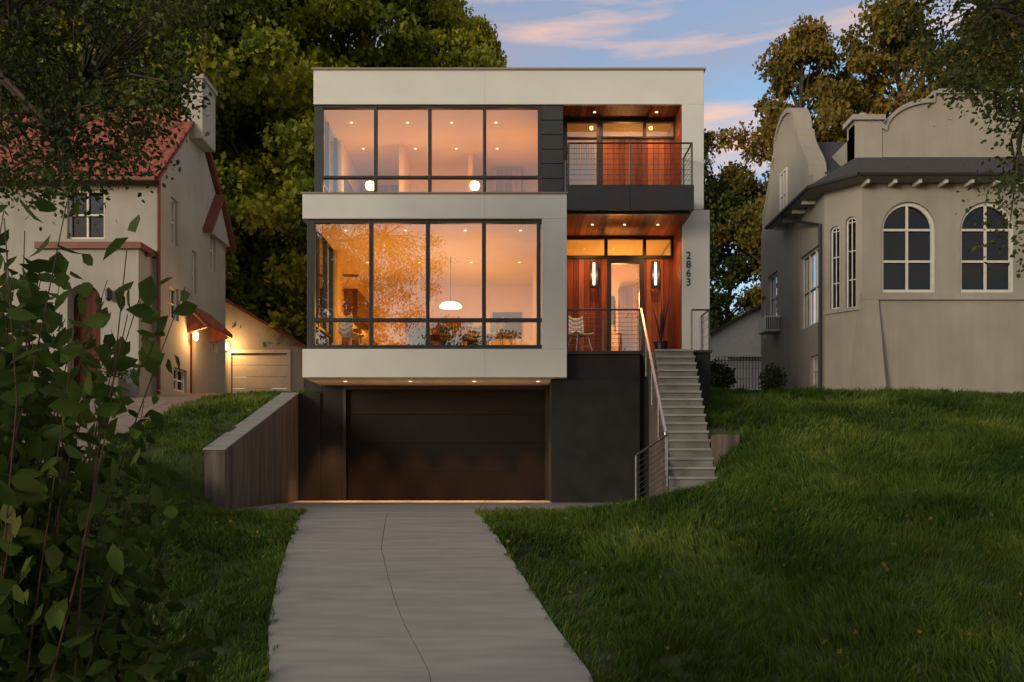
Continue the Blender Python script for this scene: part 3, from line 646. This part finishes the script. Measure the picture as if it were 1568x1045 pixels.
gt=MB()
for k in range(3):
    a,b=E[k],E[k+1]; gt.tube([(a[0],a[1],ze-.03),(b[0],b[1],ze-.03)],.06,8)
gt.tube([(8.1,24.0,7.7),(8.45,23.0,7.2),(8.53,22.15,6.9),(8.53,22.15,2.3),(8.3,22.0,2.1)],.045,8); gt.build('gutter_and_downspout','panel',RH)
sf_=MB(); IN=[(8.62,25.3),(8.62,22.0),(9.33,21.3),(17.6,21.3)]
for k in range(3):
    a,b=E[k],E[k+1]; c,d=IN[k+1],IN[k]; sf_.poly([(a[0],a[1],7.72),(b[0],b[1],7.72),(c[0],c[1],7.72),(d[0],d[1],7.72)])
sf_.build('eave_soffit','rst',RH)
br=MB()
for px in (1330,1372,1410,1450,1490,1530,1570): x=X(px,20.9); br.box(x-.04,x+.04,20.9,21.27,7.6,7.71)
for y in (22.6,23.4,24.2,25.0): br.box(8.2,8.58,y-.04,y+.04,7.6,7.71)
br.build('eave_brackets','white',RH,bevel=.01)
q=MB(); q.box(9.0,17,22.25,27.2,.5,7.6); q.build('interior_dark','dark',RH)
wf.build('window_frames','white',RH); wg.build('window_glazing','nglass',RH,recalc=False)
ac=empty('window_air_conditioner',(8.35,dr(1190),4.55)); q=MB(); q.box(-.25,.25,-.35,.35,0,.5); q.build('casing','white',ac,bevel=.02)
q=MB(); 
for i in range(8): q.box(-.22+i*.06,-.19+i*.06,-.362,-.352,.06,.44)
q.build('louvres','panel',ac)
# ------------------------------------------------------------------ vegetation
def leaves(name,C,size,mat,parent=None,aspect=.33,droop=.3,clump=None,near=False):
    n=len(C); a=RNG.normal(size=(n,3)); a[:,2]-=droop; a/=np.linalg.norm(a,axis=1)[:,None]
    b=np.cross(a,RNG.normal(size=(n,3))); b/=np.linalg.norm(b,axis=1)[:,None]; c=np.cross(a,b)
    s=(size*RNG.uniform(.65,1.3,n))[:,None]
    rnd=RNG.uniform(0,1,n)*.6+(clump if clump is not None else RNG.uniform(0,1,n))*.4
    if not near:
        V=np.stack([C,C+a*s*.5+b*s*aspect+c*s*.08,C+a*s,C+a*s*.5-b*s*aspect+c*s*.08],1).reshape(-1,3)
        Fa=np.arange(n*4).reshape(n,4); return np_mesh(name,V,Fa,mat,parent,rnd)
    m0=C;m1=C+a*s*.35-c*s*.03;m2=C+a*s*.7-c*s*.05;tip=C+a*s+c*s*-.12
    l1=m1+b*s*aspect+c*s*.07;l2=m2+b*s*aspect*.75+c*s*.05;r1=m1-b*s*aspect+c*s*.07;r2=m2-b*s*aspect*.75+c*s*.05
    V=np.stack([m0,m1,m2,tip,l1,l2,r1,r2],1).reshape(-1,3)
    base=np.arange(n)[:,None]*8
    Fq=np.concatenate([base+np.array([[1,4,5,2]]),base+np.array([[1,2,7,6]])]); T=np.concatenate([base+np.array([[0,4,1,1]]),base+np.array([[0,1,6,6]]),base+np.array([[2,5,3,3]]),base+np.array([[2,3,7,7]])])
    tri=np.concatenate([Fq[:,[0,1,2]],Fq[:,[0,2,3]],T[:,:3]]); rr=np.tile(rnd,8)
    return np_mesh(name,V,tri,mat,parent,rr)
def proto(kind,Hh,R,zlo,nclump,per,lsize,mat,seed,rc=.9):
    global RNG; RNG=np.random.default_rng(seed); rs=random.Random(seed)
    cen=[]
    while len(cen)<nclump:
        t=RNG.uniform(0,1); ang=RNG.uniform(0,6.283)
        env=R*(math.sin(math.pi*min(1,(t*.82+.16)))**.7)*(1+.25*math.sin(3*ang+seed)+.18*math.sin(7*t*3+ang*2))
        rr=env*math.sqrt(RNG.uniform(.12,1)); cen.append((rr*math.cos(ang),rr*math.sin(ang),zlo+(Hh-zlo)*t))
    cen=np.array(cen); crad=RNG.uniform(.6,1.3,nclump)*rc
    idx=np.repeat(np.arange(nclump),per); off=RNG.normal(size=(len(idx),3)); off/=np.linalg.norm(off,axis=1)[:,None]
    off*=(RNG.uniform(0,1,len(idx))**.5)[:,None]*crad[idx][:,None]; off[:,2]*=.6
    cl=RNG.uniform(0,1,nclump)
    lf=leaves('foliage',cen[idx]+off,lsize,mat,None,clump=cl[idx])
    mb=MB(); th=Hh*.8; tr=[(rs.uniform(-.2,.2)*k,rs.uniform(-.2,.2)*k,th*k/6) for k in range(7)]
    mb.tube(tr,[Hh*.022*(1-k/7.5) for k in range(7)],9)
    order=RNG.permutation(nclump)[:70]
    for i in order:
        c=Vector(cen[i]); z=max(1.5,min(th*.95,c.z-.45*math.hypot(c.x,c.y)-.5)); k=z/th*6; k0=int(min(5,k)); b=Vector(tr[k0]).lerp(Vector(tr[k0+1]),k-k0)
        m=b.lerp(c,.5)+Vector((rs.uniform(-.3,.3),rs.uniform(-.3,.3),rs.uniform(-.2,.4)))
        mb.tube([b,m,c],[.09*Hh/16,.05*Hh/16,.015],5)
    tk=mb.build('trunk_and_limbs','bark',None,smooth=True,recalc=False)
    out=(tk.data,lf.data); bpy.data.objects.remove(tk); bpy.data.objects.remove(lf); return out
def place(name,pr,x,y,s=1,rot=0,sz=None):
    z=float(terrain(x,y)); e=empty(name,(x,y,z-.1)); e.scale=(s,s,sz or s); e.rotation_euler=(0,0,rot)
    for n_,me in zip(('trunk_and_limbs','foliage'),pr):
        o=bpy.data.objects.new(n_,me); S.collection.objects.link(o); o.parent=e
    return e
A=proto('a',18,4.8,1.5,300,260,.25,'lfA',11,.95)
A2=proto('a2',18,4.2,1.2,280,260,.25,'lfA',12,.95)
B=proto('b',16,4.4,2.5,190,190,.24,'lfB',13,.8)
C_=proto('c',12,2.9,.6,180,160,.21,'lfC',14,.7)
D=proto('d',14,3.6,3.5,90,100,.24,'lfC',15,.8)
for x,y,s,pr,r_,sz in [(-10.6,33,1.1,A,0,1.12),(-7.4,36,1.1,A2,1,1.3),(-3.7,38.5,.9,A,2.2,1.08),(-1.7,37,.55,A2,3,.95),(-13.5,31,1.0,A2,4,1.05),(-18,30,1.1,A,5,1.1),(-23,33,1.1,A2,2,1.2),(-8.6,33.8,.6,A2,.5,.7),(-12.5,40,1.1,A,1.5,1.3)]:
    place('maple_tree',pr,x,y,s,r_,sz)
for x,y,s,pr,r_,sz in [(14.3,39,.85,B,0,1.13),(18.5,39,1.0,B,2,1.2),(22.5,37,1.05,B,4,1.15)]: place('autumn_tree',pr,x,y,s,r_,sz)
for x,y,s,pr,r_,sz in [(9.1,40.8,.75,C_,0,1.18),(11.6,42,.9,C_,2,1.0),(6.2,43,1.0,C_,1,.75),(26,40,1.3,C_,0,1.3),(-6.5,41,1.2,C_,3,.9),(-9,44,1.3,C_,1,1)]: place('green_tree',pr,x,y,s,r_,sz)
for x,y,s,pr,r_ in [(-4.3,-20,.95,D,0),(-.3,-21,.9,D,2),(-12,-16,1.25,D,1),(7,-26,1,D,3),(-20,-28,1.2,D,4),(14,-24,1.1,D,5),(-9,-30,.9,C_,1),(3,-34,.9,C_,2),(-16,-36,1,C_,3),(10,-36,1,C_,4),(-3,-38,1,C_,5),(20,-34,1,C_,0)]:
    place('street_tree',pr,x,y,s,r_)
def near_tree(name,base,cfun,n,per,lsize,mat,seed,top):
    global RNG; RNG=np.random.default_rng(seed); rs=random.Random(seed)
    e=empty(name); cen=np.array([cfun(RNG) for _ in range(n)]); rad=RNG.uniform(.25,.5,n)
    idx=np.repeat(np.arange(n),per); off=RNG.normal(size=(len(idx),3))*.5; off*=rad[idx][:,None]; off[:,2]*=.8
    leaves('foliage',cen[idx]+off,lsize,mat,e,clump=RNG.uniform(0,1,n)[idx],near=True,aspect=.3)
    mb=MB(); b=Vector(base); t=Vector(top); tr=[b.lerp(t,k/6)+Vector((rs.uniform(-.1,.1),rs.uniform(-.1,.1),0)) for k in range(7)]
    mb.tube(tr,[.26*(1-k/9) for k in range(7)],10)
    hubs=[]
    for k in range(9):
        c=Vector(cen[rs.randrange(n)]); s_=tr[rs.randint(3,6)]; m=s_.lerp(c,.5)+Vector((0,0,.5)); mb.tube([s_,s_.lerp(m,.5)+Vector((0,0,.15)),m,c],[.10,.08,.05,.02],7); hubs+= [m,c,m.lerp(c,.5)]
    for c in cen:
        c=Vector(c); h=min(hubs,key=lambda q:(q-c).length); m=h.lerp(c,.5)+Vector((rs.uniform(-.1,.1),rs.uniform(-.1,.1),.12)); mb.tube([h,m,c],[.022,.014,.005],4)
    mb.build('trunk_and_limbs','bark',e,smooth=True,recalc=False)
def cl(r):
    while True:
        x=r.uniform(-9.5,-2.3); y=r.uniform(8.6,11.5); z=r.uniform(3.0,8.5); k=10/y
        xs_=x*k; zmin=np.interp(xs_,[-7,-5.2,-4.4,-3.7,-3,-2.4],[3.7,3.45,4.0,4.9,5.0,5.6])
        if z*k>zmin and (xs_<-3.6 or r.uniform()<.3): return (x,y,z)
near_tree('overhanging_tree',(-9.5,8.5,-1.6),cl,340,140,.070,'lfC',21,(-8.6,9.5,6.5))
def cr(r):
    while True:
        x=r.uniform(5.0,9.5); y=r.uniform(8.6,11.5); z=r.uniform(2.2,8.5); k=10/y
        xs_=x*k; zmin=np.interp(xs_,[4.9,5.4,5.75,6.1,6.6,7.5],[5.5,4.7,4.2,3.2,2.3,2.8]);
        if z*k>zmin and (z*k>4.3 or r.uniform()<.35): return (x,y,z)
near_tree('overhanging_tree',(10,8.5,-1.6),cr,250,125,.066,'lfC',22,(9,9.5,6.5))
# foreground shrub
RNG=np.random.default_rng(5); e=empty('foreground_shrub'); mb=MB(); P=[]
for i in range(520):
    bx,by=RNG.uniform(-3.1,-1.5),RNG.uniform(2.5,3.9); zb=float(terrain(bx,by))
    edge=float(np.interp(bx/by,[-.95,-.66,-.60,-.54,-.49,-.44,-.40],[3.6,3.5,3.3,2.9,2.35,1.3,.6])); hgt=(.35+.65*RNG.uniform()**.7)*edge; dx,dy=RNG.normal(size=2)*.22; dx+=.02
    wob=RNG.normal(size=2)*.05
    pts=[Vector((bx+dx*t*t+wob[0]*math.sin(5*t),by+dy*t*t+wob[1]*math.sin(6*t),zb+hgt*t-.15*t*t)) for t in np.linspace(0,1,7)]
    mb.tube(pts,[.006*(1-.12*k) for k in range(7)],5)
    for t in np.linspace(.2,1,int(14+hgt*14)):
        k=t*6; k0=min(5,int(k)); p=pts[k0].lerp(pts[k0+1],k-k0); P.append(p+Vector(RNG.normal(size=3)*.055))
mb.build('stems','stem',e,recalc=False)
leaves('foliage',np.array(P),.092,'lfS',e,aspect=.27,droop=.45,near=True)
q=np.array([0,0,.75])+RNG.normal(size=(260,3))*np.array([.2,.16,.12]); leaves('foliage',q,.09,'lfC',pf); q=np.array([0,-.05,.85])+RNG.normal(size=(70,3))*np.array([.2,.16,.09]); leaves('blossoms',q,.07,'flower',pf)
def bush(name,x,y,rx,h,n,mat='lfC',ls=.12):
    e=empty(name,(x,y,float(terrain(x,y)))); p=RNG.normal(size=(n,3)); p/=np.linalg.norm(p,axis=1)[:,None]; p*=(RNG.uniform(.2,1,n)**.4)[:,None]*np.array([rx,rx*.8,h/2]); p[:,2]+=h/2; leaves('foliage',p,ls,mat,e)
    mb=MB(); [mb.tube([(0,0,-.1),(random.uniform(-.5,.5)*rx,random.uniform(-.4,.4)*rx,h*.8)],[.03,.01],5) for _ in range(8)]; mb.build('stems','bark',e,recalc=False)
bush('garden_shrub',6.6,26.5,.8,1.1,2000); bush('garden_shrub',7.6,23.3,.4,1.0,700,ls=.09); bush('garden_shrub',5.4,24,.6,1.0,1200)
bush('garden_shrub',-7.2,34.5,2.2,3.0,5000,'lfC',.16); bush('garden_shrub',-12.0,19.7,.5,.6,900,'lfC',.1)
# ------------------------------------------------------------------ lawn grass blades (tufted)
RNG=np.random.default_rng(77)
def grass_ok(x,y):
    c=cxl(y); hwv=np.interp(y,[3,5,6.5,14],[2.3,1.75,1.5,1.5])
    edge=.03*np.sin(y*9)+.03*np.sin(y*23+1)
    ok=~((x>c-hwv+.03+edge)&(x<c+hwv-.03-edge)&(y<13.8))
    ok&=~((y>14.33)&(x>-5.64)&(x<2.62)); ok&=~((y>13.78)&(y<=14.4)&(x>-3.64)&(x<-.62))
    ok&=~((y>13.9)&(x>2.25)&(x<3.8)); ok&=~((y>14.45)&(x>3.2)&(x<np.interp(y,[14.5,18.3],[3.74,4.16])))
    ok&=~((x>-4.8)&(x<4.75)&(y>18.1)); ok&=~((x>-5.66)&(x<-4.6)&(y>14.55))
    ok&=~((x<np.interp(y,[3,13,15,30],[-6.58,-6.98,-7.58,-7.98]))&(x>-11.2)); ok&=~((x<-9)&(y>20.1)); ok&=~((x>8.55)&(y>21.9)); ok&=~((x>9.2)&(y>21.2)); ok&=~((x>3.75)&(x<4.27)&(y>14.88)&(y<16.2))
    return ok&(np.abs(x)<.68*y+.8)
def blades(reg):
    Vs=[];Rn=[]
    for n,x0,x1,y0,y1,L,wd_ in reg:
        per=26; nt_=n//per
        tx=RNG.uniform(x0,x1,nt_); ty=RNG.uniform(y0,y1,nt_); tv=RNG.uniform(0,1,nt_)
        tid=np.repeat(np.arange(nt_),per); rad=L*.75
        ox=RNG.normal(size=len(tid))*rad*.6; oy=RNG.normal(size=len(tid))*rad*.6
        x=tx[tid]+ox; y=ty[tid]+oy; k=grass_ok(x,y); x,y,ox,oy,tid=x[k],y[k],ox[k],oy[k],tid[k]
        z=terrain(x,y); m=len(x)
        fld=np.sin(tx*1.3+ty*.8)+np.sin(tx*3.1-ty*2.3+1)*.7+np.sin(tx*6.3+ty*5.1)*.4
        ta=(RNG.normal(size=nt_)*.55+fld*.8-math.pi/2+np.where(tx>1,-.35,.35))
        big=(np.sin(x*1.7+2*np.sin(y*1.3))*np.sin(y*2.1+2*np.sin(x*1.1))+1)/2
        ddx=np.cos(ta[tid])+ox/rad*.7+RNG.normal(size=m)*.3; ddy=np.sin(ta[tid])+oy/rad*.7+RNG.normal(size=m)*.3
        nn=np.hypot(ddx,ddy)+1e-6; ddx/=nn; ddy/=nn
        ln=L*RNG.uniform(.55,1.2,m)*(.45+.5*big+.6*tv[tid])*np.where(x>1,1.2,.9); lean=RNG.uniform(.3,1.2,m)
        dx,dy=ddx*ln*lean*.8,ddy*ln*lean*.8
        pa=RNG.uniform(0,6.283,m); wx,wy=np.cos(pa)*wd_/2,np.sin(pa)*wd_/2
        h=ln*np.sqrt(np.clip(1-(lean*.62)**2,.15,1))
        b0=np.stack([x-wx,y-wy,z-.01],1); b1=np.stack([x+wx,y+wy,z-.01],1)
        mid=np.stack([x+dx*.4,y+dy*.4,z+h*.65],1); o=np.stack([wx*.8,wy*.8,wx*0],1)
        tip=np.stack([x+dx,y+dy,z+h],1)
        Vs.append(np.stack([b0,b1,mid+o,mid-o,tip],1)); Rn.append(RNG.uniform(0,1,m)*.4+tv[tid]*.45+big*.15)
    V=np.concatenate(Vs); r_=np.concatenate(Rn); n=len(V); base=np.arange(n)[:,None]*5
    tri=np.concatenate([base+np.array([[0,1,2]]),base+np.array([[0,2,3]]),base+np.array([[3,2,4]])])
    np_mesh('lawn_grass',V.reshape(-1,3),tri,'grass',None,np.tile(r_,3))
blades([(190000,-6.5,7,5.0,10.5,.115,.0085),(200000,-10,10.5,10.5,15.5,.13,.013),(120000,-10,15,15.5,21.5,.14,.019),(30000,-12,14,21.5,32,.15,.034)])
x=RNG.uniform(-7,9,900); y=RNG.uniform(5.5,20,900); k=grass_ok(x,y); x,y=x[k],y[k]; z=terrain(x,y)+.09; leaves('fallen_leaves',np.stack([x,y,z],1),.065,'lfB',None,aspect=.38)
# ------------------------------------------------------------------ world, sun, camera
W=bpy.data.worlds.new('World'); S.world=W; W.use_nodes=True; nt=W.node_tree; nt.nodes.clear(); L=nt.links.new
EL=math.radians(8); ROT=math.radians(224)
sky=N(nt,'ShaderNodeTexSky'); sky.sky_type='NISHITA'; sky.sun_disc=False; sky.sun_elevation=EL; sky.sun_rotation=ROT; sky.air_density=1.1; sky.dust_density=.9; sky.ozone_density=2.2
bg=N(nt,'ShaderNodeBackground'); L(sky.outputs[0],bg.inputs[0]); bg.inputs[1].default_value=.28
tc=N(nt,'ShaderNodeTexCoord')
def clouds(scale,rot,sc,lo,hi,mx_,seed):
    mp=N(nt,'ShaderNodeMapping'); mp.inputs['Scale'].default_value=scale; mp.inputs['Rotation'].default_value=rot; mp.inputs['Location'].default_value=(seed,seed,0); L(tc.outputs['Generated'],mp.inputs[0])
    no=N(nt,'ShaderNodeTexNoise'); no.inputs['Scale'].default_value=sc; no.inputs['Detail'].default_value=7; no.inputs['Roughness'].default_value=.55; L(mp.outputs[0],no.inputs['Vector'])
    return ramp(nt,no.outputs[0],[(lo,(0,0,0)),(hi,(mx_,mx_,mx_))])
c1=clouds((1.4,1.4,7),(0,.06,0),1.5,.38,.66,.75,3.1)
c2=clouds((1.6,1.6,12),(0,-.05,0),1.9,.50,.68,.9,7.7)
# clouds on the sunset side of the sky (-Y) are golden, on the far side lavender
sp=N(nt,'ShaderNodeSeparateXYZ'); L(tc.outputs['Generated'],sp.inputs[0])
side=ramp(nt,sp.outputs[1],[(0,(.92,.60,.30)),(.25,(.42,.40,.50))])
bl_=N(nt,'ShaderNodeBackground'); L(side.outputs[0],bl_.inputs[0]); bl_.inputs[1].default_value=1.0
bp_=N(nt,'ShaderNodeBackground'); bp_.inputs[0].default_value=(1.0,.62,.46,1); bp_.inputs[1].default_value=1.0
m1=N(nt,'ShaderNodeMixShader'); L(c1.outputs[0],m1.inputs[0]); L(bg.outputs[0],m1.inputs[1]); L(bl_.outputs[0],m1.inputs[2])
m2=N(nt,'ShaderNodeMixShader'); L(c2.outputs[0],m2.inputs[0]); L(m1.outputs[0],m2.inputs[1]); L(bp_.outputs[0],m2.inputs[2])
o=N(nt,'ShaderNodeOutputWorld'); L(m2.outputs[0],o.inputs[0])
sd_=Vector((math.sin(ROT)*math.cos(EL),math.cos(ROT)*math.cos(EL),math.sin(EL)))
sl=bpy.data.lights.new('sun','SUN'); sl.energy=1.7; sl.angle=math.radians(18); sl.color=(1,.88,.70); so=bpy.data.objects.new('sun',sl); S.collection.objects.link(so); so.rotation_euler=(-sd_).to_track_quat('-Z','Y').to_euler(); so.location=sd_*50
cam=bpy.data.cameras.new('camera'); cam.sensor_width=36; cam.lens=36*F/1568; cam.shift_y=(725-522.5)/1568; cam.clip_end=2000; cam.clip_start=.05
co_=bpy.data.objects.new('camera',cam); S.collection.objects.link(co_); co_.location=(0,0,0); co_.rotation_euler=(math.pi/2,0,0); S.camera=co_
S.view_settings.view_transform='Standard'; S.view_settings.look='None'; S.view_settings.exposure=0
